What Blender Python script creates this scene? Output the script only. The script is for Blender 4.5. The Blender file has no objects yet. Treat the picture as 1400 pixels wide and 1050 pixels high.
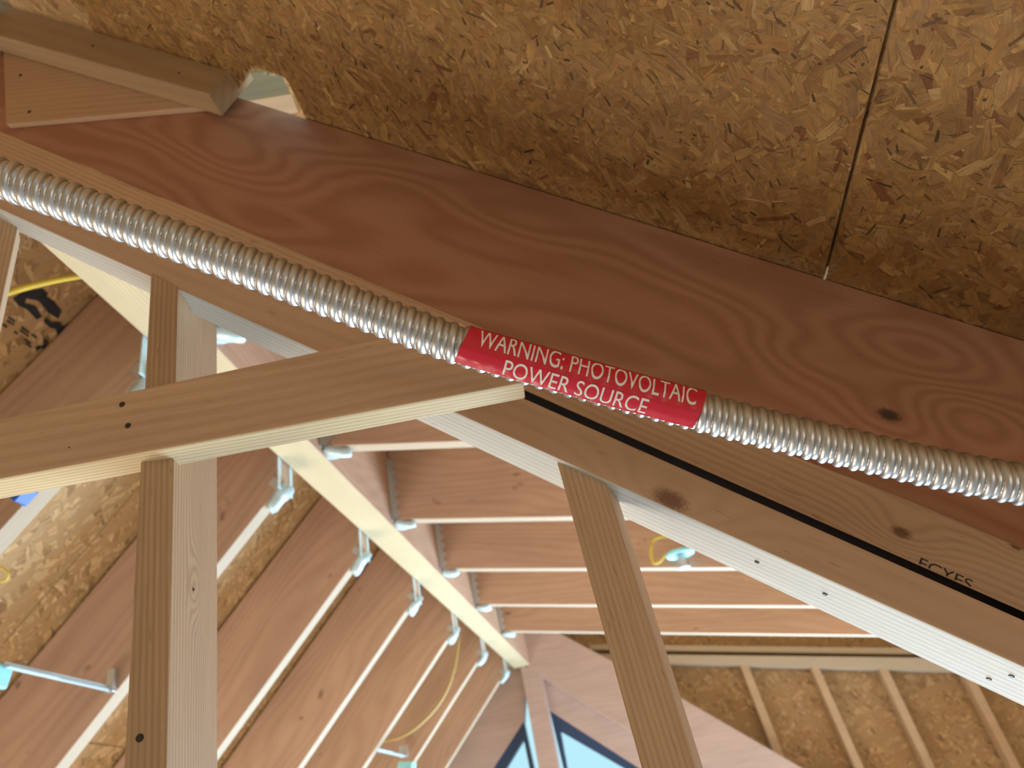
import bpy, bmesh, math, random
from mathutils import Vector, Matrix, noise as mnoise

sc = bpy.context.scene
COL = sc.collection
random.seed(7)

# ------------------------------------------------------------------ camera
# world axes (X across the ridge, Y along the ridge, Z up) seen from the tilted phone camera
F = 1050.0
Ry = Vector((0.191, -0.4854, 0.8537)).normalized()
Uz = Vector((-0.169, 0.840, 0.515)); Uz = (Uz - Ry * Uz.dot(Ry)).normalized()
Tx = Vector((Uz.y*Ry.z - Uz.z*Ry.y, Uz.z*Ry.x - Uz.x*Ry.z, Uz.x*Ry.y - Uz.y*Ry.x)).normalized()

def w(v):
    return Vector((v.dot(Tx), v.dot(Ry), v.dot(Uz)))
def ray(px, py):
    return w(Vector(((px-700)/F, (525-py)/F, 1.0)))
def at(p, z):
    return ray(*p) * z
def hitY(p, Y):
    r = ray(*p); return r * (Y / r.y)
def hitX(p, X):
    r = ray(*p); return r * (X / r.x)
def hit(p, o, n):
    r = ray(*p); return r * (o.dot(n) / r.dot(n))

cam = bpy.data.cameras.new('camera')
co = bpy.data.objects.new('camera', cam); COL.objects.link(co)
right, up, fwd = w(Vector((1, 0, 0))), w(Vector((0, 1, 0))), w(Vector((0, 0, 1)))
co.matrix_world = Matrix(((right.x, up.x, -fwd.x, 0), (right.y, up.y, -fwd.y, 0), (right.z, up.z, -fwd.z, 0), (0, 0, 0, 1)))
cam.sensor_width = 36; cam.lens = 27; cam.clip_start = 0.02
cam.dof.use_dof = True; cam.dof.focus_distance = 0.53; cam.dof.aperture_fstop = 10.0
sc.camera = co

# ------------------------------------------------------------------ world, light, exposure
wd = bpy.data.worlds.new('sky'); sc.world = wd; wd.use_nodes = True
bg = wd.node_tree.nodes['Background']
bg.inputs[0].default_value = (0.55, 0.88, 0.98, 1); bg.inputs[1].default_value = 0.56

def area(name, loc, tgt, sx, sy, power, col):
    l = bpy.data.lights.new(name, 'AREA'); l.shape = 'RECTANGLE'; l.size = sx; l.size_y = sy
    l.energy = power; l.color = col
    o = bpy.data.objects.new(name, l); COL.objects.link(o)
    o.location = loc
    o.rotation_euler = (Vector(tgt) - Vector(loc)).to_track_quat('-Z', 'Y').to_euler()
    return o
area('daylight_end_windows', (0.9, 4.6, -1.5), (0.2, 0.8, 0.4), 3.2, 2.2, 205, (0.60, 0.82, 1.0))
area('added_fill_left', (-2.6, 1.2, -2.2), (-0.1, 1.0, 0.6), 2.4, 1.8, 52, (1.0, 0.92, 0.80))  # added warm fill from the lower left, no door stands there
area('added_fill_back', (3.0, -2.6, -1.4), (0.4, 0.8, 0.5), 2.0, 2.0, 24, (1.0, 0.90, 0.80))  # added fill lamp behind the camera, not a real doorway
sc.view_settings.view_transform = 'Standard'; sc.view_settings.look = 'None'
sc.view_settings.exposure = 0.85; sc.view_settings.gamma = 1.0
sc.view_settings.use_curve_mapping = False

# ------------------------------------------------------------------ materials
class NT:
    def __init__(s, name):
        s.m = bpy.data.materials.new(name); s.m.use_nodes = True
        s.t = s.m.node_tree; s.b = s.t.nodes['Principled BSDF']
    def n(s, kind, **kw):
        nd = s.t.nodes.new(kind)
        for k, v in kw.items(): setattr(nd, k, v)
        return nd
    def set(s, sock, v):
        if isinstance(v, bpy.types.NodeSocket): s.t.links.new(v, sock)
        elif v is not None: sock.default_value = v
    def math(s, op, a, b=None, c=None, clamp=False):
        nd = s.n('ShaderNodeMath', operation=op, use_clamp=clamp)
        s.set(nd.inputs[0], a); s.set(nd.inputs[1], b)
        if c is not None: s.set(nd.inputs[2], c)
        return nd.outputs[0]
    def vm(s, op, a, b=None):
        nd = s.n('ShaderNodeVectorMath', operation=op)
        s.set(nd.inputs[0], a); s.set(nd.inputs[1], b)
        return nd.outputs['Value'] if op in ('LENGTH', 'DOT_PRODUCT') else nd.outputs[0]
    def noise(s, vec, scale=1, detail=2, rough=.5, dist=0):
        nd = s.n('ShaderNodeTexNoise'); s.set(nd.inputs['Vector'], vec)
        nd.inputs['Scale'].default_value = scale; nd.inputs['Detail'].default_value = detail
        nd.inputs['Roughness'].default_value = rough; nd.inputs['Distortion'].default_value = dist
        return nd.outputs['Fac']
    def mix(s, fac, a, b, mode='MIX'):
        nd = s.n('ShaderNodeMix', data_type='RGBA', blend_type=mode)
        s.set(nd.inputs[0], fac); s.set(nd.inputs[6], a); s.set(nd.inputs[7], b)
        return nd.outputs[2]
    def rng(s, v, a, b, c=0, d=1, smooth=False):
        nd = s.n('ShaderNodeMapRange'); s.set(nd.inputs[0], v)
        if smooth: nd.interpolation_type = 'SMOOTHSTEP'
        for i, x in enumerate((a, b, c, d)): nd.inputs[i+1].default_value = x
        return nd.outputs[0]
    def bump(s, h, strength=.3, dist=.001):
        nd = s.n('ShaderNodeBump'); s.set(nd.inputs['Height'], h)
        nd.inputs['Strength'].default_value = strength; nd.inputs['Distance'].default_value = dist
        s.t.links.new(nd.outputs[0], s.b.inputs['Normal'])

def c4(c): return (c[0], c[1], c[2], 1)

def wood(name, light, dark, ky=120, kz=60, amp=6, sx=2.0, sy=9, ring=.5, fiber=.25, knots=(), swirls=(), rough=.62, spots=0, tone=.15, bump=.25,
         sharp=1.5, spec=.3, kdark=(0.10, 0.045, 0.02)):
    g = NT(name)
    tc = g.n('ShaderNodeTexCoord').outputs['Object']
    rnd = g.n('ShaderNodeObjectInfo').outputs['Random']
    off = g.n('ShaderNodeCombineXYZ'); g.set(off.inputs[0], g.math('MULTIPLY', rnd, 13.0)); g.set(off.inputs[1], g.math('MULTIPLY', rnd, 7.0))
    p = g.vm('ADD', tc, off.outputs[0])
    sep = g.n('ShaderNodeSeparateXYZ'); g.set(sep.inputs[0], tc)
    n1 = g.noise(g.vm('MULTIPLY', p, (sx, sy, sy)), 1, 1.5, .45)
    ph = g.math('ADD', g.math('MULTIPLY', sep.outputs[1], ky), g.math('MULTIPLY', sep.outputs[2], kz))
    ph = g.math('ADD', ph, g.math('MULTIPLY', n1, amp))
    kmask = None
    for (kx, kyy, kzz, r, a) in knots:
        d = g.vm('LENGTH', g.vm('MULTIPLY', g.vm('SUBTRACT', tc, (kx, kyy, kzz)), (0.55/r, 1/r, 1/r)))
        e = g.math('EXPONENT', g.math('MULTIPLY', g.math('MULTIPLY', d, d), -.35))
        ph = g.math('ADD', ph, g.math('MULTIPLY', e, a))
        mk = g.rng(g.math('ADD', d, g.math('MULTIPLY', g.noise(tc, 400, 2), .35)), .35, .75, 1, 0, True)
        kmask = mk if kmask is None else g.math('MAXIMUM', kmask, mk)
    for (kx, kyy, kzz, r, a) in swirls:
        d = g.vm('LENGTH', g.vm('MULTIPLY', g.vm('SUBTRACT', tc, (kx, kyy, kzz)), (0.5/r, 1/r, 1/r)))
        ph = g.math('ADD', ph, g.math('MULTIPLY', g.math('EXPONENT', g.math('MULTIPLY', g.math('MULTIPLY', d, d), -.7)), a))
    s1 = g.math('ADD', g.math('MULTIPLY', g.math('SINE', g.math('MULTIPLY', ph, 6.2832)), .5), .5)
    s1 = g.math('POWER', s1, sharp)
    fb = g.noise(g.vm('MULTIPLY', p, (14, 420, 420)), 1, 3, .6)
    fb2 = g.noise(g.vm('MULTIPLY', p, (60, 1500, 1500)), 1, 2, .6)
    col = g.mix(g.math('MULTIPLY', s1, ring), c4(light), c4(dark))
    f = g.math('ADD', 1 - fiber, g.math('MULTIPLY', fb, 2*fiber))
    f = g.math('MULTIPLY', f, g.math('ADD', 1 - fiber*.4, g.math('MULTIPLY', fb2, .8*fiber)))
    tn = g.noise(g.vm('MULTIPLY', p, (3, 14, 14)), 1, 2)
    f = g.math('MULTIPLY', f, g.math('ADD', 1 - tone, g.math('MULTIPLY', tn, 2*tone)))
    cx = g.n('ShaderNodeCombineXYZ')
    for i in range(3): g.set(cx.inputs[i], f)
    col = g.mix(1.0, col, cx.outputs[0], 'MULTIPLY')
    if spots:
        sp = g.rng(g.noise(g.vm('MULTIPLY', p, (9, 14, 14)), 1, 2, .5), .70, .78, 0, 1, True)
        col = g.mix(g.math('MULTIPLY', sp, spots), col, c4([x*.35 for x in dark]))
    # resin streak flecks
    fl = g.rng(g.noise(g.vm('MULTIPLY', p, (45, 260, 260)), 1, 1), .72, .78)
    col = g.mix(g.math('MULTIPLY', fl, .35), col, c4([x*.45 for x in dark]))
    if kmask is not None: col = g.mix(g.math('MULTIPLY', kmask, .85), col, c4(kdark))
    g.set(g.b.inputs['Base Color'], col)
    g.b.inputs['Roughness'].default_value = rough
    g.b.inputs['Specular IOR Level'].default_value = spec
    g.bump(g.math('ADD', g.math('MULTIPLY', s1, .5), fb), bump, .0006)
    return g.m

def osb(name, tint=(1, 1, 1), scale=1.0):
    g = NT(name)
    tc = g.n('ShaderNodeTexCoord').outputs['Object']
    wob = g.n('ShaderNodeTexNoise'); g.set(wob.inputs['Vector'], tc); wob.inputs['Scale'].default_value = 14*scale; wob.inputs['Detail'].default_value = 3
    p = g.vm('ADD', tc, g.vm('MULTIPLY', g.vm('SUBTRACT', wob.outputs['Color'], (.5, .5, .5)), (.05/scale, .05/scale, .05/scale)))
    col = None; hgt = None
    pal = [(.50, .34, .17), (.38, .24, .11), (.60, .45, .26), (.33, .20, .09), (.54, .38, .20)]
    for i, ang in enumerate((15, 75, 130, 50, 165)):
        mp = g.n('ShaderNodeMapping'); g.set(mp.inputs['Vector'], p)
        mp.inputs['Rotation'].default_value = (0, 0, math.radians(ang)); mp.inputs['Location'].default_value = (i*.37, i*.71, 0)
        sq = g.vm('MULTIPLY', mp.outputs[0], (16*scale, 70*scale, 5))
        v = g.n('ShaderNodeTexVoronoi'); g.set(v.inputs['Vector'], sq); v.inputs['Scale'].default_value = 1; v.inputs['Randomness'].default_value = 1
        s = g.n('ShaderNodeSeparateColor'); g.set(s.inputs[0], v.outputs['Color'])
        fb = g.noise(g.vm('MULTIPLY', mp.outputs[0], (40*scale, 500*scale, 1)), 1, 2)
        cc = g.mix(s.outputs[0], c4([a*.78*t for a, t in zip(pal[i], tint)]), c4([a*1.15*t for a, t in zip(pal[(i+2) % 5], tint)]))
        fx = g.n('ShaderNodeCombineXYZ')
        for k in range(3): g.set(fx.inputs[k], g.math('ADD', .7, g.math('MULTIPLY', fb, .6)))
        cc = g.mix(1.0, cc, fx.outputs[0], 'MULTIPLY')
        msk = g.math('GREATER_THAN', s.outputs[1], 0.45)
        col = cc if col is None else g.mix(msk, col, cc)
        h = g.math('MULTIPLY', s.outputs[2], 1.0)
        hgt = h if hgt is None else g.math('ADD', hgt, g.math('MULTIPLY', msk, h))
    dk = g.rng(g.noise(tc, 130*scale, 2), .74, .80)
    col = g.mix(g.math('MULTIPLY', dk, .7), col, (.04, .02, .01, 1))
    g.set(g.b.inputs['Base Color'], col); g.b.inputs['Roughness'].default_value = .75
    g.bump(hgt, .15, .0006)
    return g.m

def flake_mat(name):
    g = NT(name)
    at_ = g.n('ShaderNodeVertexColor', layer_name='tint').outputs[0]
    uv = g.n('ShaderNodeUVMap').outputs[0]
    fb = g.noise(g.vm('MULTIPLY', uv, (30, 900, 1)), 1, 3, .65)
    fb2 = g.noise(g.vm('MULTIPLY', uv, (60, 160, 1)), 1, 2, .6)
    f = g.math('MULTIPLY', g.math('ADD', .35, g.math('MULTIPLY', fb, 1.3)), g.math('ADD', .55, g.math('MULTIPLY', fb2, .9)))
    fx = g.n('ShaderNodeCombineXYZ')
    for k in range(3): g.set(fx.inputs[k], f)
    col = g.mix(1.0, at_, fx.outputs[0], 'MULTIPLY')
    dk = g.rng(g.noise(g.vm('MULTIPLY', uv, (90, 260, 1)), 1, 1), .72, .77)
    col = g.mix(g.math('MULTIPLY', dk, .6), col, (.05, .025, .01, 1))
    g.set(g.b.inputs['Base Color'], col); g.b.inputs['Roughness'].default_value = .6
    g.bump(fb, .5, .0006)
    return g.m

def plain(name, col, rough=.5, metal=0, bumps=None, spec=.5, var=0):
    g = NT(name)
    if var:
        tc = g.n('ShaderNodeTexCoord').outputs['Object']
        n = g.noise(tc, 60, 3)
        g.set(g.b.inputs['Base Color'], g.mix(n, c4([c*(1-var) for c in col]), c4([min(1, c*(1+var)) for c in col])))
    else: g.b.inputs['Base Color'].default_value = c4(col)
    g.b.inputs['Roughness'].default_value = rough; g.b.inputs['Metallic'].default_value = metal
    g.b.inputs['Specular IOR Level'].default_value = spec
    if bumps:
        tc = g.n('ShaderNodeTexCoord').outputs['Object']
        g.bump(g.noise(tc, bumps[0], 3), bumps[1], .0005)
    return g.m

FIR = (.57, .39, .245); FIRD = (.36, .20, .10)
M_stud = wood('vertical_grain_fir', FIR, (.41, .25, .145), ky=95, kz=230, amp=9, sx=.7, sy=4, ring=.5, fiber=.2, sharp=2)
M_dark = plain('knot_black', (.02, .015, .015), .5)
M_metal = plain('galvanised_steel', (.62, .66, .70), .35, .8, (90, .2), var=.12)
M_hang = plain('sky_tinted_zinc', (.62, .82, .92), .45, .25, (120, .3), var=.10)  # pale blue reflection of the sky is painted into the zinc colour
M_cond = plain('aluminium_armour', (.56, .565, .58), .40, 1.0, None, var=.08)
M_red = plain('red_vinyl', (.60, .012, .04), .22, 0, (70, .12), spec=.6)
M_white = plain('white_lettering', (.80, .78, .78), .4)
M_nail = plain('rusty_nail', (.05, .035, .03), .5, .5)
M_yellow = plain('yellow_cable_jacket', (.72, .55, .08), .35)
M_blue = plain('blue_plastic', (.02, .12, .55), .4)
M_bluebox = plain('pale_blue_plastic', (.35, .78, .86), .4, 0, (60, .3), var=.1)
M_ink = plain('black_stencil_ink', (.025, .025, .03), .8)
M_frame = plain('dark_window_frame', (.03, .06, .13), .4)
M_floor = plain('pale_concrete', (.55, .54, .52), .8, 0, (4, .2), var=.08)
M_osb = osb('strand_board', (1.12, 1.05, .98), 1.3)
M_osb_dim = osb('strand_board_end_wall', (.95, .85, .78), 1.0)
M_flake = flake_mat('pressed_wood_strand')
M_lvl = wood('laminated_veneer_face', (.56, .37, .265), (.45, .26, .175), ky=30, kz=30, amp=9, sx=1.2, sy=5, ring=.35, fiber=.08, tone=.22, rough=.6, spots=.8)
M_lvl_edge = wood('laminated_veneer_edge', (.54, .43, .32), (.42, .31, .20), ky=400, kz=400, amp=2, ring=.4, fiber=.15, tone=.1)
M_ridge_edge = wood('ridge_beam_edge', (.60, .49, .31), (.42, .30, .155), ky=130, kz=100, amp=7, sx=1.5, sy=8, ring=.5, fiber=.15, tone=.12)
M_pink = wood('pink_timber', (.58, .42, .36), (.48, .32, .26), ky=30, kz=30, amp=5, ring=.3, fiber=.08)

# ------------------------------------------------------------------ object helpers
def tag(o, label=None, cat=None, group=None, kind=None):
    if label: o['label'] = label
    if cat: o['category'] = cat
    if group: o['group'] = group
    if kind: o['kind'] = kind
    return o
def obj(name, me, mats, parent=None, M=None):
    if parent and M is None: M = Matrix.Identity(4)
    o = bpy.data.objects.new(name, me); COL.objects.link(o)
    if not isinstance(mats, (list, tuple)): mats = [mats]
    if len(me.materials) == 0:
        for m in mats: me.materials.append(m)
    if M is not None: o.matrix_world = M
    if parent:
        o.parent = parent
        if M is not None: o.matrix_parent_inverse = parent.matrix_world.inverted()
    return o
def empty(name, loc=(0, 0, 0), parent=None):
    o = bpy.data.objects.new(name, None); COL.objects.link(o); o.location = loc; o.empty_display_size = .05
    o.matrix_world = Matrix.Translation(Vector(loc))
    if parent: o.parent = parent; o.matrix_parent_inverse = parent.matrix_world.inverted()
    return o
def frame(o, ex, ez_hint):
    ex = ex.normalized(); ez = (ez_hint - ex*ez_hint.dot(ex)).normalized(); ey = ez.cross(ex)
    return Matrix(((ex.x, ey.x, ez.x, o.x), (ex.y, ey.y, ez.y, o.y), (ex.z, ey.z, ez.z, o.z), (0, 0, 0, 1)))
def bm_mesh(bm, smooth=False):
    me = bpy.data.meshes.new('m'); bmesh.ops.recalc_face_normals(bm, faces=bm.faces); bm.to_mesh(me); bm.free()
    if smooth:
        for p in me.polygons: p.use_smooth = True
    return me
def box_bm(lo, hi, bevel=0, bm=None):
    bm = bm or bmesh.new()
    vs = [bm.verts.new((x, y, z)) for x in (lo[0], hi[0]) for y in (lo[1], hi[1]) for z in (lo[2], hi[2])]
    fs = [bm.faces.new([vs[i] for i in q]) for q in ((0, 1, 3, 2), (4, 6, 7, 5), (0, 4, 5, 1), (2, 3, 7, 6), (0, 2, 6, 4), (1, 5, 7, 3))]
    if bevel: bmesh.ops.bevel(bm, geom=list({e for f in fs for e in f.edges}), offset=bevel, segments=2, affect='EDGES', profile=.5)
    return bm

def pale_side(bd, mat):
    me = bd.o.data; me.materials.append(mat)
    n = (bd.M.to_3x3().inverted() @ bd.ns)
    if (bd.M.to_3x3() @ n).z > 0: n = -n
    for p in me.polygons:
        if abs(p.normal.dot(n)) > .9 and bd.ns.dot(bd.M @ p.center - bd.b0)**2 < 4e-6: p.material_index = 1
M_pale_L = wood('bleached_lit_edge_grain', (.66, .645, .60), (.47, .44, .39), ky=170, kz=0, amp=11, sx=1.3, sy=6, ring=.5, fiber=.16, sharp=2)  # bleached wood, with daylight from below also put into its pale colour
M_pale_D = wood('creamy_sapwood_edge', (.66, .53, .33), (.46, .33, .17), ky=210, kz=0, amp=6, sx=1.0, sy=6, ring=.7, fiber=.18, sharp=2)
class Board:
    """rectangular timber given by three of its long edges; e1 lies in its front face"""
    def __init__(s, name, B0, z0, B1, z1, A0, A1, C0=None, C1=None, hint=Vector((0, 0, 1)), t=None, mat=None, rag=0, bev=.0016, e2h=None, ext=(0, 0)):
        b0, b1 = at(B0, z0), at(B1, z1)
        ax = (b1-b0).normalized()
        e1 = (hint - ax*hint.dot(ax)).normalized()
        e2 = ax.cross(e1) if e2h is None else (e2h - ax*e2h.dot(ax)).normalized()
        if e2h is None and e2.dot(b0+b1) < 0: e2 = -e2
        nf = ax.cross(e1); ns = ax.cross(e2)
        a0, a1 = hit(A0, b0, nf), hit(A1, b0, nf)
        if C0: c0, c1 = hit(C0, b0, ns), hit(C1, b0, ns)
        else: c0, c1 = b0+e2*t, b1+e2*t
        s.b0, s.b1, s.a0, s.a1, s.c0, s.c1, s.ax, s.e1, s.e2, s.nf, s.ns = b0, b1, a0, a1, c0, c1, ax, e1, e2, nf, ns
        print('BOARD %-22s w1 %.3f %.3f  w2 %.3f %.3f len %.2f' % (name, (a0-b0).dot(e1), (a1-b1).dot(e1), (c0-b0).dot(e2), (c1-b1).dot(e2), (b1-b0).length), 'z', [round(x, 3) for x in b0], [round(x, 3) for x in b1])
        M = frame(b0, ax, e1); Mi = M.inverted(); s.M = M
        pr = [(p, q, (q-p).normalized()) for p, q in ((a0, a1), (b0, b1), (c0, c1))]
        a0, b0, c0 = (p - d*ext[0] for p, q, d in pr); a1, b1, c1 = (q + d*ext[1] for p, q, d in pr)
        bm = bmesh.new(); n = 60 if rag else 1
        rings = []
        for i in range(n+1):
            f = i/n
            A, B, C = a0.lerp(a1, f), b0.lerp(b1, f), c0.lerp(c1, f); D = A + C - B
            if rag and 0 < i < n:
                j = e1*(mnoise.noise(Vector((i*.35, 0, 3)))*rag + random.uniform(-.25, .25)*rag); A = A + j; D = D + j*.6
            rings.append([bm.verts.new(Mi @ v) for v in (B, A, D, C)])
        long_e = []
        for i in range(n):
            for k in range(4):
                bm.faces.new((rings[i][k], rings[i][(k+1) % 4], rings[i+1][(k+1) % 4], rings[i+1][k]))
        bm.faces.new(rings[0]); bm.faces.new(rings[-1][::-1])
        bm.edges.ensure_lookup_table()
        if bev:
            sel = [e for e in bm.edges if n == 1 or not (len({v for v in e.verts} & {r[1] for r in rings}) or len({v for v in e.verts} & {r[2] for r in rings}))]
            if n > 1: sel = [e for e in sel if abs((e.verts[0].co-e.verts[1].co).normalized().x) > .9]
            bmesh.ops.bevel(bm, geom=sel, offset=bev, segments=2, affect='EDGES', profile=.5)
        for f in bm.faces: f.normal_update()
        s.o = obj(name, bm_mesh(bm), mat, None, M)
    def loc(s, p): return s.M.inverted() @ p
    def front(s, px, py): return hit((px, py), s.b0, s.nf)
    def side(s, px, py): return hit((px, py), s.b0, s.ns)
    def nail(s, px, py, r=.0022, on='front', name='nail'):
        P = s.front(px, py) if on == 'front' else s.side(px, py)
        n = s.nf if on == 'front' else s.ns
        if n.dot(P) > 0: n = -n
        bm = bmesh.new()
        bmesh.ops.create_cone(bm, cap_ends=True, segments=10, radius1=r, radius2=r*.8, depth=.0012)
        bmesh.ops.translate(bm, verts=bm.verts, vec=(0, 0, .0001))
        return obj(name, bm_mesh(bm), M_nail, s.o, frame(P + n*.0002, s.ax, n))

def point_in(poly, x, y):
    c = False; j = len(poly)-1
    for i in range(len(poly)):
        if (poly[i][1] > y) != (poly[j][1] > y) and x < (poly[j][0]-poly[i][0])*(y-poly[i][1])/(poly[j][1]-poly[i][1]) + poly[i][0]: c = not c
        j = i
    return c
def prism(poly, z0, z1, mat_side=0):
    bm = bmesh.new()
    a = [bm.verts.new((x, y, z0)) for x, y in poly]; b = [bm.verts.new((x, y, z1)) for x, y in poly]
    bm.faces.new(a[::-1]); bm.faces.new(b)
    for i in range(len(poly)):
        j = (i+1) % len(poly); bm.faces.new((a[i], a[j], b[j], b[i]))
    return bm_mesh(bm)
def flakes(poly, count, clip_box, lmin=.014, lmax=.075, seed=1, xlim=(-9, 9)):
    rr = random.Random(seed); vs, fs, cols, uvs = [], [], [], []
    pal = [((.46, .29, .125), 34), ((.41, .24, .095), 28), ((.51, .335, .155), 16), ((.34, .185, .07), 8), ((.60, .43, .22), 3), ((.27, .12, .05), 2), ((.42, .27, .13), 16)]
    bag = [c for c, n in pal for _ in range(n)]
    x0, y0, x1, y1 = clip_box
    for i in range(count):
        cx, cy = rr.uniform(x0, x1), rr.uniform(y0, y1)
        if not point_in(poly, cx, cy): continue
        late = i/count
        L = rr.uniform(lmin, lmax)*(1.0 if late < .55 else .55); W = L*rr.uniform(.10, .38) if late < .88 else rr.uniform(.0012, .003)
        W = min(W, .014)
        if late > .88: L *= rr.choice((.25, .35, .6))
        a = rr.gauss(1.2, 1.0); ca, sa = math.cos(a), math.sin(a)
        z = -.0004 - .0011*late - rr.uniform(0, .0002)
        tilt = rr.uniform(-.012, .012)
        top = [(-L/2, -W*.3), (-L*.3, -W*.5*rr.uniform(.7, 1)), (L*.25, -W*.5), (L/2, -W*rr.uniform(0, .5)), (L/2*rr.uniform(.8, 1), W*.1), (L*.45, W*.5), (-L*.2, W*.5*rr.uniform(.7, 1)), (-L/2*rr.uniform(.8, 1), W*.4)]
        pts = [(cx+u*ca-v*sa, cy+u*sa+v*ca) for u, v in top]
        pts = [(min(max(x, xlim[0]), xlim[1]), y) for x, y in pts]
        if not all(point_in(poly, min(max(x, xlim[0]+1e-4), xlim[1]-1e-4), y) for x, y in pts): continue
        base = len(vs)
        for (x, y), (u, v) in zip(pts, top): vs.append((x, y, z + u*tilt))
        fs.append(tuple(range(base, base+8)))
        c = rr.choice(bag); k = rr.uniform(.82, 1.08)
        if late > .88: k *= rr.choice((.30, .6, .9, 1.12))
        cols.append((c[0]*k*.80, c[1]*k*.70, c[2]*k*rr.uniform(.46, .62), 1)); ou, ov = rr.random()*9, rr.random()*9
        uvs.append([(u+ou, v+ov) for u, v in top])
    me = bpy.data.meshes.new('m'); me.from_pydata(vs, [], fs)
    ca_ = me.color_attributes.new('tint', 'FLOAT_COLOR', 'CORNER'); ul = me.uv_layers.new(name='UVMap')
    k = 0
    for i in range(len(fs)):
        for j in range(8):
            ca_.data[k].color = cols[i]; ul.data[k].uv = uvs[i][j]; k += 1
    print('flakes', len(fs))
    return me
def tube(pts, r, n=10, closed=False):
    bm = bmesh.new(); rings = []
    for i, p in enumerate(pts):
        t = (pts[min(i+1, len(pts)-1)] - pts[max(i-1, 0)]).normalized()
        h = Vector((0, 0, 1)) if abs(t.z) < .9 else Vector((1, 0, 0))
        u = t.cross(h).normalized(); v = t.cross(u)
        rings.append([bm.verts.new(p + (u*math.cos(a)+v*math.sin(a))*r) for a in (2*math.pi*k/n for k in range(n))])
    for i in range(len(rings)-1):
        for k in range(n): bm.faces.new((rings[i][k], rings[i][(k+1) % n], rings[i+1][(k+1) % n], rings[i+1][k]))
    bm.faces.new(rings[0]); bm.faces.new(rings[-1])
    return bm_mesh(bm, True)
def spline(ps, n):
    out = []
    q = [ps[0]*2-ps[1]] + list(ps) + [ps[-1]*2-ps[-2]]
    for i in range(1, len(q)-2):
        for k in range(n):
            t = k/n; a, b, c, d = q[i-1], q[i], q[i+1], q[i+2]
            out.append(.5*((2*b)+(c-a)*t+(2*a-5*b+4*c-d)*t*t+(3*b-a-3*c+d)*t**3))
    out.append(ps[-1]); return out

# ------------------------------------------------------------------ setting: floor, roof decks, end wall
Yg = 5.25            # end wall plane
RX0, RX1, RZ = -.825, -.720, 1.017     # ridge beam underside
SL, SR = math.tan(math.radians(46.0)), math.tan(math.radians(12.8))
bm = box_bm((-5, -5, -3.1), (5, 7, -3.0)); tag(obj('floor', bm_mesh(bm), M_floor), kind='structure')

for nm, lo, hi in (('wall_left', (-3.45, -3.3, -3.0), (-3.33, 5.4, -1.45)), ('wall_right', (3.95, -3.3, -3.0), (4.07, 5.4, .42)),
                   ('wall_back', (-3.33, -3.42, -3.0), (3.95, -3.3, 1.0)), ('wall_front', (-3.33, 5.36, -3.0), (3.95, 5.46, -.75))):
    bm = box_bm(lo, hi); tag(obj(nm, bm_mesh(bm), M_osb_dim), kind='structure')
ceiling = empty('ceiling', (0, .7, .9)); tag(ceiling, kind='structure')
# left slope deck: panels of strand board over the left rafters
RAFZ_L, DEP_L = .948, .374
def slope_panel(p0, ex, ez, lx, ly, mat, name='osb_panel', th=.011):
    # ex runs down slope, ey = ez x ex
    M = frame(p0, ex, ez)
    return obj(name, bm_mesh(box_bm((.0015, .0015, 0), (lx-.0015, ly-.0015, th))), mat, ceiling, M)
dl = Vector((-1, 0, -SL)).normalized(); nl = Vector((-SL, 0, 1)).normalized()
top_l = Vector((-.80, 0, RAFZ_L + DEP_L + .045*SL))
for i in range(3):
    for j in range(0, 4):
        slope_panel(top_l + dl*1.22*i + Vector((0, 2.42*j-.75+ (1.21 if i % 2 else 0), 0)), dl, nl, 1.22, 2.42, M_osb)
dr = Vector((1, 0, -SR)).normalized(); nr = Vector((SR, 0, 1)).normalized()
RAFZ_R, DEP_R = 1.045, .30
top_r = Vector((-.745, 0, RAFZ_R + DEP_R + .045*SR))
for i in range(4):
    for j in range(2):
        # ey = nr x dr = +Y
        slope_panel(top_r + dr*1.22*i + Vector((0, .84 + 2.42*j - (.0 if i % 2 else 0), 0)), dr, nr, 1.22, 2.42, M_osb)

# end wall
def ypoly(pix, Y, t, mat, name, parent):
    P = [hitY(p, Y) for p in pix]
    o = P[0]
    M = Matrix(((1, 0, 0, o.x), (0, 0, -1, o.y), (0, 1, 0, o.z), (0, 0, 0, 1)))
    return obj(name, prism([(p.x-o.x, p.z-o.z) for p in P], -t, 0, 0), mat, parent, M)
def xpoly(P, Y, t, mat, name, parent):
    o = Vector((P[0][0], Y, P[0][1]))
    M = Matrix(((1, 0, 0, o.x), (0, 0, -1, o.y), (0, 1, 0, o.z), (0, 0, 0, 1)))
    return obj(name, prism([(p[0]-P[0][0], p[1]-P[0][1]) for p in P], -t, 0, 0), mat, parent, M)
wall_end = empty('wall_end', (0, Yg, -3)); tag(wall_end, kind='structure')

M_glass = plain('window_glass', (.9, .97, 1), .02); M_glass.node_tree.nodes['Principled BSDF'].inputs['Transmission Weight'].default_value = 1
M_glass.node_tree.nodes['Principled BSDF'].inputs['IOR'].default_value = 1.08
# strand board sheathing of the end wall above the rake
ypoly([(690, 850), (1700, 840), (1700, 1400), (725, 850)], Yg+.10, .011, M_osb_dim, 'osb_panel', wall_end)
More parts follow.
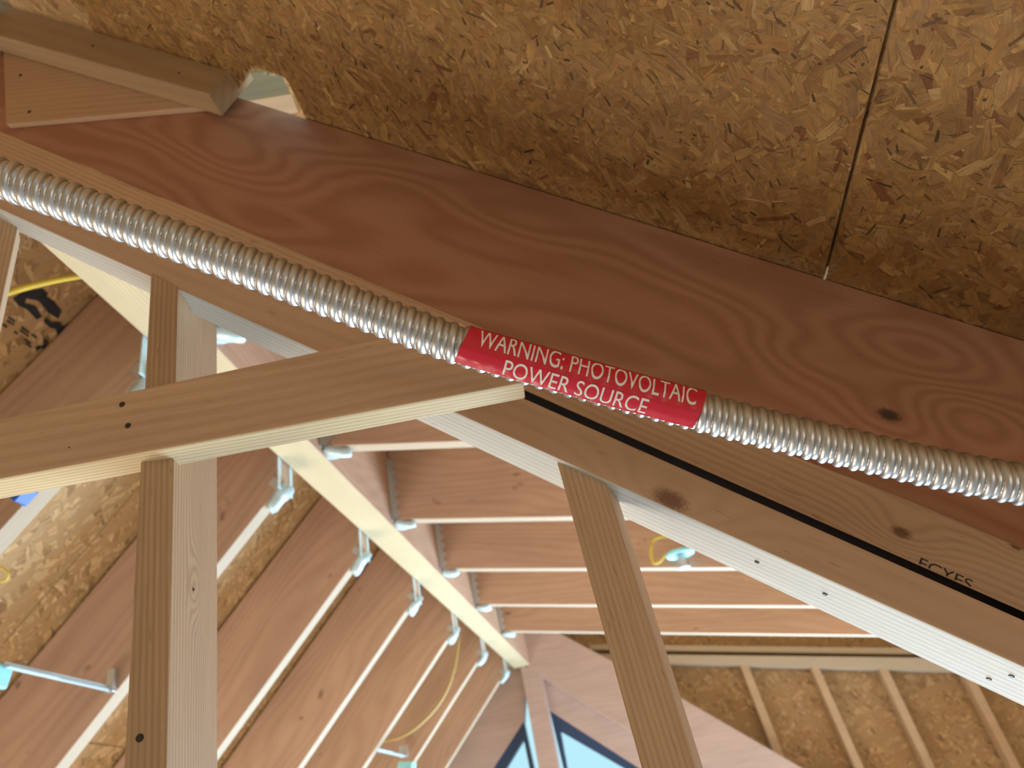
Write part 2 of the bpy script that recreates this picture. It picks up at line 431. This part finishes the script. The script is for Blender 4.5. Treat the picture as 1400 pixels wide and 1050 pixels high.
# studs under the raking top plates
for (x0, y0, x1, y1, ww) in ((1010, 904, 1068, 1054, 12), (1106, 906, 1195, 1108, 12), (1199, 908, 1330, 1185, 13), (1310, 908, 1500, 1280, 14), (1428, 908, 1640, 1320, 15)):
    ypoly([(x0, y0), (x0+ww*.9, y0), (x1+ww, y1), (x1, y1)], Yg, .089, M_stud, 'stud', wall_end)
ypoly([(806, 894), (1500, 902), (1500, 922), (806, 904)], Yg-.002, .09, M_lvl_edge, 'top_plate', wall_end)
ypoly([(806, 881), (1500, 889), (1500, 898), (806, 888)], Yg+.02, .08, M_lvl_edge, 'top_plate', wall_end)
# rake beams and window surround
ypoly([(716, 840), (929, 953), (1096, 1050), (1400, 1226), (1400, 1335), (864, 1001), (722, 914)], Yg-.10, .09, M_pink, 'rake_beam', wall_end)
ypoly([(718, 908), (864, 998), (1400, 1330), (1400, 1400), (1035, 1154), (752, 972), (730, 972)], Yg-.005, .08, M_pink, 'header_board', wall_end)
ypoly([(712, 912), (737, 912), (785, 1160), (756, 1160)], Yg-.09, .09, M_pink, 'post', wall_end)
ypoly([(440, 900), (719, 912), (716, 986), (606, 1154), (440, 1154)], Yg-.005, .08, M_pink, 'header_board', wall_end)

def ring_window(name, outer, inner, Y, label_frame=None):
    r = empty(name, hitY(outer[0], Y)); tag(r, kind='structure')
    o = hitY(outer[0], Y)
    Mx = Matrix(((1, 0, 0, o.x), (0, 0, -1, o.y), (0, 1, 0, o.z), (0, 0, 0, 1)))
    po = [hitY(p, Y) - o for p in outer]; pi = [hitY(p, Y) - o for p in inner]
    bm = bmesh.new(); n = len(po); V = []
    for z in (0, -.05):
        V.append([bm.verts.new((p.x, p.z, z)) for p in po]); V.append([bm.verts.new((p.x, p.z, z)) for p in pi])
    for i in range(n):
        j = (i+1) % n
        bm.faces.new((V[0][i], V[0][j], V[1][j], V[1][i])); bm.faces.new((V[2][i], V[2][j], V[3][j], V[3][i]))
        bm.faces.new((V[0][i], V[0][j], V[2][j], V[2][i])); bm.faces.new((V[1][i], V[1][j], V[3][j], V[3][i]))
    obj('window_frame', bm_mesh(bm), M_frame, r, Mx)
    obj('pane', prism([(p.x, p.z) for p in pi], -.028, -.024), M_glass, r, Mx)
ring_window('window_1', [(751, 970), (1037, 1154), (796, 1154)], [(766, 1000), (775, 1002), (995, 1140), (793, 1140)][0:1] + [(995, 1132), (790, 1132)], Yg+.01)
ring_window('window_2', [(716, 986), (752, 1154), (607, 1154)], [(716, 1011), (741, 1135), (640, 1135)], Yg+.01)

# ------------------------------------------------------------------ ridge beam and rafters
def member_mesh(L, th, d, cut, z_slot=True):
    bm = bmesh.new()
    n = 1
    v = {}
    for i, x in enumerate((0, L)):
        for y in (-th/2, th/2):
            for z in (0, d):
                v[i, y > 0, z > 0] = bm.verts.new((x + (cut*z if i == 0 else 0), y, z))
    def f(*k): return bm.faces.new([v[a] for a in k])
    f((0, 0, 0), (0, 1, 0), (0, 1, 1), (0, 0, 1)); f((1, 0, 0), (1, 0, 1), (1, 1, 1), (1, 1, 0))
    f((0, 0, 0), (0, 0, 1), (1, 0, 1), (1, 0, 0)); f((0, 1, 0), (1, 1, 0), (1, 1, 1), (0, 1, 1))
    b = f((0, 0, 0), (1, 0, 0), (1, 1, 0), (0, 1, 0)); t = f((0, 0, 1), (0, 1, 1), (1, 1, 1), (1, 0, 1))
    b.material_index = 1; t.material_index = 1
    bmesh.ops.bevel(bm, geom=[e for e in bm.edges if abs((e.verts[0].co-e.verts[1].co).normalized().x) > .95], offset=.002, segments=1, affect='EDGES')
    me = bm_mesh(bm)
    return me
rb = obj('ridge_beam', member_mesh(4.36, RX1-RX0, .38, 0), [M_lvl, M_ridge_edge], None, frame(Vector(((RX0+RX1)/2, .80, RZ)), Vector((0, 1, 0)), Vector((0, 0, 1))))
tag(rb, 'long ridge beam with pale underside running from upper left down to the end wall', 'beam')

lm = member_mesh(3.4, .045, DEP_L*math.cos(math.atan(SL)), -SL)
LAB_L = ['nearest left-hand rafter, beside the black stencilled board, hanger just left of the stud',
 'left-hand rafter second from the camera, its pale lower edge passing behind the near stud',
 'left-hand rafter third from the camera, first one wholly right of the near stud',
 'left-hand rafter fourth from the camera, with a dark knot notching its pale lower edge',
 'left-hand rafter fifth from the camera, just left of the hanging tan cable',
 'left-hand rafter sixth from the camera, just right of the hanging tan cable',
 'left-hand rafter farthest from the camera, next to the triangular windows']
YL = [1.19 + .61*i for i in range(7)]
LEFT = []
for i, Y in enumerate(YL):
    o = bpy.data.objects.new('rafter', lm); COL.objects.link(o)
    if i == 0:
        lm.materials.append(M_lvl); lm.materials.append(M_lvl_edge)
    o.matrix_world = frame(Vector((RX0-.004, Y, RAFZ_L)), dl, nl)
    tag(o, LAB_L[i], 'rafter', 'laminated rafters on the left slope'); LEFT.append(o)
rm = member_mesh(4.6, .045, DEP_R*math.cos(math.atan(SR)), -SR)
rm.materials.append(M_lvl); rm.materials.append(M_lvl_edge)
LAB_R = ['right-hand rafter nearest the camera, glimpsed above the diagonal brace right of the stud',
 'right-hand rafter with its pale edge just below the end of the diagonal brace',
 'right-hand rafter third from the camera, second pale line below the diagonal brace',
 'right-hand rafter carrying the round pale blue box and yellow cable loop',
 'right-hand rafter fifth from the camera, directly below the rafter with the round box',
 'right-hand rafter farthest from the camera, just above the end wall top plate']
YR = [1.22 + .61*i for i in range(6)]
for i, Y in enumerate(YR):
    o = bpy.data.objects.new('rafter', rm); COL.objects.link(o)
    o.matrix_world = frame(Vector((RX1+.004, Y, RAFZ_R)), dr, nr)
    tag(o, LAB_R[i], 'rafter', 'laminated rafters on the right slope')

# joist hangers
def zig(h, base, tooth, n, th, parent, M):
    pts = [(0, 0)]
    for k in range(n):
        z0 = h*k/n; pts += [(base, z0+h*.1/n), (base+tooth, z0+h*.55/n), (base, z0+h*.9/n)]
    pts += [(0, h)]
    return obj('side_flange', prism(pts, 0, th), M_metal, parent, M)
def seat_mesh(seed):
    r = random.Random(seed); bm = bmesh.new(); n = 22; lo, hi = [], []
    for k in range(n):
        a = 2*math.pi*k/n
        rad = 1 + .22*math.cos(2*a+r.uniform(-.3, .3)) + .10*math.sin(3*a+seed) + r.uniform(-.05, .05)
        x, y = .036*rad*math.cos(a)+.03, .030*rad*math.sin(a)
        z = -.004 - .004*math.sin(2*a+seed)
        lo.append(bm.verts.new((x, y, z-.016))); hi.append(bm.verts.new((x*.96, y*.96, z+.0035)))
    c0 = bm.verts.new((.03, 0, -.026)); c1 = bm.verts.new((.03, 0, 0))
    for k in range(n):
        j = (k+1) % n
        bm.faces.new((lo[k], lo[j], hi[j], hi[k])); bm.faces.new((lo[j], lo[k], c0)); bm.faces.new((hi[k], hi[j], c1))
    return bm_mesh(bm, True)
HL = ['joist hanger left of the near stud, just above the diagonal brace',
 'joist hanger just below the diagonal brace, left of the ridge beam underside',
 'second joist hanger below the diagonal brace on the left side of the ridge beam',
 'third joist hanger below the diagonal brace on the left side of the ridge beam',
 'joist hanger where the hanging tan cable starts, left of the ridge beam',
 'joist hanger next to last before the end wall, left of the ridge beam',
 'joist hanger closest to the end wall on the left side of the ridge beam']
HR = ['joist hanger glimpsed right of the near stud, above the diagonal brace',
 'joist hanger just under the diagonal brace, on the right side of the ridge beam',
 'joist hanger with toothed flange, second below the brace on the right of the ridge',
 'joist hanger with toothed flange on the rafter that carries the round box',
 'joist hanger fourth below the diagonal brace on the right side of the ridge beam',
 'joist hanger closest to the end wall on the right side of the ridge beam']
for i, Y in enumerate(YL):
    o = Vector((RX0-.004, Y, RAFZ_L)); M = frame(o, dl, nl)
    h = empty('joist_hanger', o); tag(h, HL[i], 'joist hanger', 'joist hangers along the ridge beam')
    obj('seat', seat_mesh(i), M_hang, h, M)
    for sgn in (-1, 1):
        y0, y1 = sorted((sgn*.0235, sgn*.0255))
        obj('side_flange', bm_mesh(box_bm((-.003, y0, -.002), (.022, y1, .03))), M_metal, h, M)
        ys = sorted((Y + sgn*.026, Y + sgn*.044))
        obj('strap', bm_mesh(box_bm((RX0-.0045, ys[0], RAFZ_L-.02), (RX0-.0015, ys[1], RAFZ_L+.20))), M_hang, h)
for i, Y in enumerate(YR):
    o = Vector((RX1+.004, Y, RAFZ_R)); M = frame(o, dr, nr)
    h = empty('joist_hanger', o); tag(h, HR[i], 'joist hanger', 'joist hangers along the ridge beam')
    obj('seat', seat_mesh(i+20), M_hang, h, M)
    for sgn in (-1, 1):
        Mz = Matrix(((1, 0, 0, o.x), (0, 0, -1, Y + (-.0235 if sgn < 0 else .0255)), (0, 1, 0, o.z), (0, 0, 0, 1)))
        zig(.23, .014, .016, 6, .002, h, Mz)
        ys = sorted((Y + sgn*.026, Y + sgn*.046))
        obj('strap', bm_mesh(box_bm((RX1+.0015, ys[0], RAFZ_R-.01), (RX1+.004, ys[1], RAFZ_R+.23))), M_metal, h)

# ------------------------------------------------------------------ near deck and big red rafter
YR0 = .70
def zY(p, Y): return Y/ray(*p).y
R = Board('big rafter', (-120, -5), zY((-120, -5), YR0), (1520, 503), zY((1520, 503), YR0), (-120, 240), (1520, 925), t=.044, mat=M_lvl, bev=.001, ext=(0, .75))
def knots(bd, lst, on='front'):
    out = []
    for (x, y, r, a) in lst:
        q = bd.loc(bd.front(x, y) if on == 'front' else bd.side(x, y)); out.append((q.x, q.y, q.z, r, a))
    return out
R.o.data.materials[0] = wood('reddish_fir_beam', (.47, .245, .155), (.33, .14, .078), ky=0, kz=16, amp=8.0, sx=2.6, sy=11, ring=.55, fiber=.10, tone=.12, sharp=1.1,
   knots=knots(R, [(1215, 567, .015, 3.0)]) , swirls=knots(R, [(1100, 500, .030, 3.6), (1260, 480, .030, 3.0), (1330, 570, .022, -2.5), (1000, 470, .05, -1.5), (330, 200, .05, 2.5), (560, 260, .05, -2)]), rough=.55, kdark=(.02, .016, .018))
tag(R.o, 'wide reddish rafter board with swirling grain under the strand board deck', 'rafter'); R.o.name = 'rafter'
# deck plane: holds the top edge of R and the Y direction
dn = R.ax.cross(Vector((0, 1, 0))).normalized()
if dn.z < 0: dn = -dn
def deck(px, py): return hit((px, py), R.b0, dn)
Md = frame(deck(1127, 378), R.ax, dn); Mdi = Md.inverted()
def dk(px, py):
    q = Mdi @ deck(px, py); return (q.x, q.y)
ys = dk(1127, 378)[1]
xs = dk(1127, 378)[0]
ed = .0016
left = [dk(415, 160), dk(390, 108), dk(352, 95), dk(338, 101), dk(322, 130), dk(-118, -6)]
yb = ys + .045 if True else ys
sgnY = 1 if dk(1225, 0)[1] > ys else -1          # towards the camera
far = ys + sgnY*1.5
P1 = [(xs-ed, ys - sgnY*.02), (left[0][0]+.004, ys - sgnY*.02)] + left + [(left[-1][0], far), (xs-ed, far)]
P2 = [(xs+ed, ys - sgnY*.02), (xs+ed, far), (xs+1.2, far), (xs+1.2, ys - sgnY*.02)]
tg = obj('seam_light_block', bm_mesh(box_bm((xs-.03, min(ys, far), .0132), (xs+.03, max(ys, far), .020))), M_osb, ceiling, Md)  # added unseen strip over the panel seam, keeps sky light from leaking in
def lift(me, dz):
    for v in me.vertices: v.co.z += dz
    return me
for k, P in enumerate((P1, P2)):
    pn = obj('osb_panel', prism(P, .0022, .013), M_osb, ceiling, Md)
    xa = min(p[0] for p in P); xb = max(p[0] for p in P)
    xa = max(xa, -1.15); xb = min(xb, .62)
    yy = sorted((ys - sgnY*.0, ys + sgnY*.46))
    fm = lift(flakes(P, int(15000*(xb-xa)*(yy[1]-yy[0])/.5), (xa, yy[0], xb, yy[1]), seed=k+3, xlim=(-9, xs-ed) if k == 0 else (xs+ed, 9)), .0022)
    fo = obj('wood_strands', fm, M_flake, pn, Md); tag(fo, kind='stuff')

# ------------------------------------------------------------------ near truss timbers
def lin(x, a, b): return (x, a + b*x)
U = Board('upper chord', (-120, 161.5), 1.11, (1520, 890), .565, (-120, 131), (1520, 799), t=.040, mat=M_stud, rag=.0028, e2h=Vector((0, 1, .62)), ext=(0, .8))
U.o.data.materials[0] = wood('pinkish_pine', (.60, .41, .27), (.44, .27, .17), ky=0, kz=150, amp=5, sx=1.2, sy=6, ring=.5, fiber=.16,
   knots=knots(U, [(1232, 728, .011, 3.0), (1390, 748, .006, 1)]), kdark=(.13, .06, .03), sharp=2)
tag(U.o, 'upper chord timber with a ragged top edge, between the conduit and the dark gap', 'timber'); U.o.name = 'truss_chord'
def zl(x, a=.78, b=.54): return 1/((1/a) + (x/1400)*(1/b-1/a))
L = Board('lower chord', lin(-120, 286, .4471), zl(-120), lin(1520, 286, .4471), zl(1520), (-120, 173), (1520, 901), lin(-120, 305.3, .4719), lin(1520, 305.3, .4719), mat=M_stud, bev=.0012, ext=(0, .8))
L.o.data.materials[0] = wood('smooth_brown_pine', (.60, .405, .27), (.50, .32, .20), ky=90, kz=60, amp=5, sx=.9, sy=6, ring=.35, fiber=.10,
   knots=knots(L, [(916, 683, .019, 3.5), (1122, 716, .002, 0)]), kdark=(.17, .08, .05))
tag(L.o, 'lower chord timber with bright underside, running from left edge to lower right corner', 'timber'); L.o.name = 'truss_chord'
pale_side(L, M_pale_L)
M_gap_shade = plain('painted_gap_shade', (.018, .020, .028), .8)
FS = Board('gap_shade', (-60, 258), zY((-60, 258), .6985), (1700, 1040), zY((1700, 1040), .6985), (-60, 165), (1700, 950), t=.001, mat=M_gap_shade, bev=0)  # painted shade: near-black strip stands in for the dark void between the chords
tag(FS.o, 'dark strip painted as shade in the narrow black gap between the two chords', 'shade strip'); FS.o.name = 'gap_shade_strip'
truss = Vector((L.ax.x, L.ax.y, 0)).normalized()
V = Board('near stud', (243, 392), .722, (226, 1100), .722*0+.500, (206, 372), (166, 1100), (297, 446), (298, 1100), hint=-truss, mat=M_stud, ext=(0, .7))
V.o.data.materials[0] = wood('weathered_stud_grain', (.50, .335, .20), (.33, .20, .11), ky=170, kz=210, amp=10, sx=.8, sy=5, ring=.55, fiber=.22, sharp=1.6,
   swirls=knots(V, [(272, 800, .014, 5.0), (262, 560, .012, -3.0)], 'side'), knots=knots(V, [(264, 806, .004, 1.0)], 'side'), kdark=(.2, .11, .06))
tag(V.o, 'vertical stud at left with pale right side, crossed by the diagonal brace', 'stud'); V.o.name = 'stud'
S = Board('right stud', (828, 660), .624, (970, 1110), .505, (759, 625), (893, 1110), (840, 664), (981, 1110), hint=-truss, mat=M_stud, e2h=Vector((.30, 1, 0)), ext=(0, .7))
tag(S.o, 'leaning-looking stud at right standing under the lower chord, violet shaded', 'stud'); S.o.name = 'stud'
M_D = wood('brown_fir_brace', (.60, .40, .26), (.46, .28, .17), ky=60, kz=85, amp=5, sx=1.0, sy=7, ring=.38, fiber=.16)
D = Board('brace', (-120, 677), .635, (717, 523), .585, (-120, 598), (630, 439), (-120, 706), (719, 545), mat=M_D, bev=.0014, ext=(.3, 0))
tag(D.o, 'diagonal brace with bright lower edge crossing in front of the near stud', 'brace'); D.o.name = 'diagonal_brace'
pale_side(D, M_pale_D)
W = Board('edge stud', (25, 309), .80, (-60, 700), .70, (-60, 270), (-160, 700), t=.03, hint=-truss, mat=M_stud, e2h=Vector((-.75, 1, .3)), ext=(0, .5))
tag(W.o, 'sliver of a slanting web timber at the left edge of the picture', 'stud'); W.o.name = 'web_timber'
M_K = wood('pale_spruce_block', (.44, .30, .17), (.34, .21, .11), ky=40, kz=40, amp=4, sx=1.5, sy=5, ring=.3, fiber=.08)
YK = .650
K = Board('block', (-60, 33), zY((-60, 33), YK), (285, 129), zY((285, 129), YK), (-60, -45), (330, 77), (-60, 52), (304, 159), mat=M_K)
tag(K.o, 'pale wooden block with nail heads, jammed under the deck at top left', 'block'); K.o.name = 'wood_block'
G = Board('gusset', (8, 170), zY((8, 170), .690), (300, 144), zY((300, 144), .690), (4, 60), (300, 80), t=.0095, mat=M_D)
tag(G.o, 'short brown cleat board behind the pale block at top left', 'cleat'); G.o.name = 'cleat_board'
for (x, y) in ((167, 553), (175, 582)): D.nail(x, y, .0028)
D.nail(95, 612, .0006)
V.nail(191, 1009, .0030); V.nail(264, 806, .0011, 'side')
for (x, y) in ((128, 30), (127, 63), (257, 71), (245, 100)): K.nail(x, y, .0020)
for (x, y) in ((30, 70), (40, 153), (28, 103)): G.nail(x, y, .0035)
for (x, y) in ((1035, 768), (1128, 812), (1352, 928), (1383, 924)): L.nail(x, y, .0022, 'side')

# bright patch of far deck seen through the opening
pp = [(330, 60), (470, 60), (470, 220), (330, 220)]
far_deck = [at(p, 1.55) for p in pp]
fo = far_deck[0]; fx = (far_deck[1]-fo).normalized(); fn = fx.cross(far_deck[3]-fo).normalized()
Mf = frame(fo, fx, fn); Mfi = Mf.inverted()
fpan = obj('osb_panel', prism([((Mfi @ q).x, (Mfi @ q).y) for q in far_deck], 0, .011), M_osb, ceiling, Mf)
bl = Board('far block', (320, 141), 1.30, (398, 128), 1.30, (335, 100), (385, 103), t=.04, mat=M_K)
tag(bl.o, 'small end of a pale block seen in the bright opening beside the deck', 'block'); bl.o.name = 'wood_block'

# ------------------------------------------------------------------ flexible metal conduit
cp = [(-900, -60, .47), (-450, 85, .478), (-90, 210, .482), (0, 243, .486), (100, 278, .488), (196, 313, .490), (320, 358, .492), (435, 401, .495), (540, 440, .497), (632, 473, .498), (740, 504, .499), (850, 535, .500), (953, 562, .499), (1040, 584, .495), (1131, 606, .490), (1265, 637, .482), (1400, 663, .474), (1500, 679, .468), (1800, 735, .46), (2300, 840, .45)]
raw = spline([at((a, b), c) for a, b, c in cp], 60)
arc = [0]
for i in range(1, len(raw)): arc.append(arc[-1] + (raw[i]-raw[i-1]).length)
def path(s):
    lo, hi = 0, len(arc)-1
    while hi-lo > 1:
        m = (lo+hi)//2
        if arc[m] <= s: lo = m
        else: hi = m
    f = (s-arc[lo])/(arc[hi]-arc[lo]); p = raw[lo].lerp(raw[hi], f)
    a, b = raw[max(lo-8, 0)], raw[min(hi+8, len(raw)-1)]
    t = (b-a).normalized(); u = (-p); u = (u - t*u.dot(t)).normalized(); v = u.cross(t)
    return p, t, u, v
def s_at(px):
    best = min(range(len(raw)), key=lambda i: abs((raw[i].dot(right)/raw[i].dot(fwd))*F + 700 - px)); return arc[best]
RC, PITCH, NP, NT_ = .0135, .0098, 24, 44
def prof(f):
    f %= 1
    if f < .58: return .872 + .128*max(0, math.sin(math.pi*f/.58))**.5
    if f < .62: return .76
    if f < .95: return .880 + .014*math.sin(math.pi*(f-.62)/.33)
    return .79
steps = int(arc[-1]/PITCH*NP)
verts, faces = [], []
for i in range(steps):
    p, t, u, v = path(min(arc[-1]*.99999, i*PITCH/NP))
    for k in range(NT_):
        a = 2*math.pi*k/NT_
        r = RC*prof(i/NP + a/(2*math.pi))
        verts.append(p + (u*math.cos(a) + v*math.sin(a))*r)
for i in range(steps-1):
    for k in range(NT_):
        j = (k+1) % NT_
        faces.append((i*NT_+k, i*NT_+j, (i+1)*NT_+j, (i+1)*NT_+k))
faces.append(tuple(range(NT_))); faces.append(tuple(range((steps-1)*NT_, steps*NT_)))
cm = bpy.data.meshes.new('m'); cm.from_pydata([tuple(x) for x in verts], [], faces)
for p_ in cm.polygons: p_.use_smooth = True
cdt = empty('metal_conduit', path(.4)[0]); tag(cdt, 'flexible corrugated metal conduit with a red warning label, crossing the whole view', 'conduit')
obj('armour', cm, M_cond, cdt, Matrix.Identity(4))
# label
s0, s1 = s_at(632), s_at(953)
bnd = [math.radians(x) for x in (-53, -30, -2, 30, 62, 95, 128, 160)]
RL = RC + .0003
def rad(th):
    for a, b in zip(bnd, bnd[1:]):
        if th <= b or b == bnd[-1]:
            m, h = (a+b)/2, (b-a)/2
            return RL*(1+ (1/math.cos(min(abs(th-m), h)) - 1)*.9)
angs = []
for a, b in zip(bnd, bnd[1:]): angs += [a + (b-a)*k/4 for k in range(4)]
angs.append(bnd[-1])
def lab_pt(s, th, off=0):
    p, t, u, v = path(s)
    ripple = .00008*math.sin(2*math.pi*(s/PITCH + th/(2*math.pi)) - .6)
    sag = .00025*mnoise.noise(Vector((s*60, th*2, 0)))
    return p + (u*math.cos(th) + v*math.sin(th))*(rad(th) + ripple + sag + .0002 + off)
vs, fs = [], []; NS = 150
for lay in (0, -.00022):
    for i in range(NS+1):
        for a in angs: vs.append(tuple(lab_pt(s0 + (s1-s0)*i/NS + .0015*(math.sin(a*1.3)), a, lay)))
na = len(angs); off = (NS+1)*na
for i in range(NS):
    for k in range(na-1):
        q = (i*na+k, i*na+k+1, (i+1)*na+k+1, (i+1)*na+k)
        fs.append(q); fs.append(tuple(x+off for x in q[::-1]))
lm_ = bpy.data.meshes.new('m'); lm_.from_pydata(vs, [], fs)
for p_ in lm_.polygons: p_.use_smooth = True
lab = obj('warning_label', lm_, M_red, cdt, Matrix.Identity(4)); lab['label'] = 'red wraparound label with white capital lettering'

def text_mesh(body, fn, slice_, align='LEFT'):
    cu = bpy.data.curves.new('t', 'FONT'); cu.body = body; cu.size = 1; cu.resolution_u = 6
    to = bpy.data.objects.new('t', cu); COL.objects.link(to)
    bpy.context.view_layer.update()
    dg = bpy.context.evaluated_depsgraph_get()
    me = bpy.data.meshes.new_from_object(to.evaluated_get(dg))
    bpy.data.objects.remove(to); bpy.data.curves.remove(cu)
    xs_ = [v.co.x for v in me.vertices]; ys_ = [v.co.y for v in me.vertices]
    x0, x1, y0, y1 = min(xs_), max(xs_), min(ys_), max(ys_)
    bm = bmesh.new(); bm.from_mesh(me)
    for k in range(1, slice_):
        y = y0 + (y1-y0)*k/slice_
        bmesh.ops.bisect_plane(bm, geom=bm.verts[:]+bm.edges[:]+bm.faces[:], plane_co=(0, y, 0), plane_no=(0, 1, 0))
    for v in bm.verts:
        v.co = fn((v.co.x-x0)/(x1-x0), (v.co.y-y0)/(y1-y0))
    bm.normal_update(); me2 = bpy.data.meshes.new('m'); bm.to_mesh(me2); bm.free(); bpy.data.meshes.remove(me)
    return me2
def lettering(body, px0, px1, thc, hdeg):
    a, b = s_at(px0), s_at(px1)
    me = text_mesh(body, lambda x, y: lab_pt(a + (b-a)*x, math.radians(thc + (y-.5)*hdeg), .00022), 22)
    obj('lettering', me, M_white, lab, Matrix.Identity(4))
lettering('WARNING: PHOTOVOLTAIC', 651, 943, 39, 54)
lettering('POWER SOURCE', 693, 884, -24, 44)

# black grade stamp half lost in the gap
sa, sb = U.front(1256, 771), U.front(1328, 803)
sm = text_mesh('ECYES', lambda x, y: sa.lerp(sb, x) + U.e1*(max(y, .32)-.32)*.0088 - U.nf*(.0003 if U.nf.dot(sa) > 0 else -.0003), 2)
obj('stamp', sm, M_ink, U.o, Matrix.Identity(4))

# black stencil on the left deck
lo_, ln = top_l.copy(), nl
def ldk(px, py): return hit((px, py), lo_ - ln*.0012, ln)
inkv, inkf = [], []
def blot(pts):
    b = len(inkv); inkv.extend(tuple(ldk(*p)) for p in pts); inkf.append(tuple(range(b, b+len(pts))))
blot([(17, 408), (30, 400), (58, 394), (66, 402), (52, 411), (36, 408), (34, 414), (48, 418), (58, 433), (50, 437), (38, 424), (26, 418)])
blot([(60, 402), (74, 412), (84, 425), (80, 436), (66, 428), (58, 418), (52, 410)])
blot([(62, 434), (70, 440), (82, 440), (86, 446), (94, 441), (80, 459), (76, 450), (68, 448), (60, 440)])
for (x, y, l) in ((12, 432, 12), (10, 436, 13), (30, 446, 14), (28, 450, 16), (44, 456, 9), (34, 462, 12), (36, 468, 10), (20, 452, 6), (4, 442, 8)):
    blot([(x, y), (x+l*.75, y+l*.55), (x+l*.75-1, y+l*.55+2.4), (x-1.5, y+2.4)])
blot([(60, 462), (66, 466), (64, 474), (58, 478), (56, 474), (60, 470)]); blot([(48, 474), (56, 472), (56, 477), (50, 480)])
im = bpy.data.meshes.new('m'); im.from_pydata(inkv, [], inkf)
st = obj('stencil_print', im, M_ink, ceiling, Matrix.Identity(4)); tag(st, kind='structure')

# ------------------------------------------------------------------ cables and electrical bits
def cable(pts, r, label, cat='cable'):
    o = obj('yellow_cable', tube(spline(pts, 12), r), M_yellow, None); tag(o, label, cat); return o
cable([hitX((-80, 432), -1.0), at((0, 404), 1.42), at((50, 389), 1.44), at((104, 378), 1.46), at((150, 374), 1.50)], .0062, 'yellow cable crossing the black stencilled deck board at the left edge')
M_tan = plain('tan_cable_jacket', (.50, .33, .12), .45)
o = cable([hitY(p, 4.08) for p in ((622, 850), (626, 880), (618, 925), (600, 962), (572, 992), (545, 1008), (515, 1013), (485, 1009))], .0085, 'tan cable hanging in a curve between two left-hand rafters'); o.name = 'hanging_cable'
o.data.materials[0] = M_tan
lx = cable([at(p, 1.62) for p in ((-20, 768), (2, 776), (11, 784), (8, 793), (-4, 796), (-22, 800))], .0028, 'thin yellow loop of cable at the far left edge beside the deck')
cable([hitY(p, 2.96) for p in ((950, 733), (915, 733), (895, 737), (890, 752), (893, 768), (901, 768), (912, 756))], .0062, 'yellow cable loop beside the round pale blue box on the right')
# round box
c = hitY((930, 757), 2.96)
rbx = empty('round_box', c); tag(rbx, 'round pale blue electrical box on a right-hand rafter beside the yellow loop', 'electrical box')
bm = bmesh.new(); bmesh.ops.create_cone(bm, cap_ends=True, segments=32, radius1=.055, radius2=.058, depth=.014)
bmesh.ops.bevel(bm, geom=bm.edges[:], offset=.003, segments=1, affect='EDGES')
obj('lid', bm_mesh(bm), M_bluebox, rbx, Matrix.Translation(c))
bm = bmesh.new(); bmesh.ops.create_cone(bm, cap_ends=True, segments=20, radius1=.024, radius2=.020, depth=.05)
obj('stem', bm_mesh(bm), M_metal, rbx, Matrix.Translation(c + Vector((0, 0, -.032))))

def bar_hanger(p0, p1, Y0, Y1, w_, label, boxat, bs):
    a, b = hitY(p0, Y0), hitY(p1, Y1)
    h = empty('bar_bracket', a); tag(h, label, 'bracket')
    Mx = frame(a, b-a, Vector((0, 0, 1))); Ln = (b-a).length
    bm = box_bm((0, -w_, -.002), (Ln, w_, .002)); box_bm((0, w_*.7, -.002), (Ln, w_, .012), bm=bm); box_bm((0, -w_, -.002), (Ln*.45, -w_*2.2, .001), bm=bm)
    obj('bar', bm_mesh(bm), M_hang, h, Mx)
    obj('end_clip', bm_mesh(box_bm((Ln-.004, -w_*2.2, -.004), (Ln+.012, w_*2.2, .05), .001)), M_metal, h, Mx)
    e = hitY(boxat, Y0)
    bx = empty('junction_box', e); tag(bx, 'pale blue junction box on the bracket ' + ('at the left edge' if p0[0] < 200 else 'at the bottom centre'), 'electrical box')
    Mb = frame(e, b-a, Vector((.2, 0, 1)))
    bm = box_bm((-bs, -bs, -bs*.5), (bs, bs, bs*.9), bs*.15)
    obj('box_body', bm_mesh(bm), M_bluebox, bx, Mb)
    for q0, q1 in ((bs, bs*1.3), (-bs*1.3, -bs)): obj('mounting_ear', bm_mesh(box_bm((q0, -bs*.4, -bs*.4), (q1, -bs*.1, 0))), M_metal, bx, Mb)
bar_hanger((8, 912), (150, 944), 1.45, 1.765, .0045, 'galvanised bar bracket between left-hand rafters at the lower left', (-22, 928), .034)
bar_hanger((512, 1025), (552, 1034), 3.70, 4.16, .010, 'short galvanised bar bracket between left-hand rafters at the bottom centre', (556, 1052), .034)
e = at((30, 674), 1.28)
bb = obj('outlet_box', bm_mesh(box_bm((-.015, -.014, -.014), (.015, .014, .014), .002)), M_blue, None, frame(e, dl, nl))
tag(bb, 'bright blue plastic box peeking out under the diagonal brace at far left', 'electrical box')
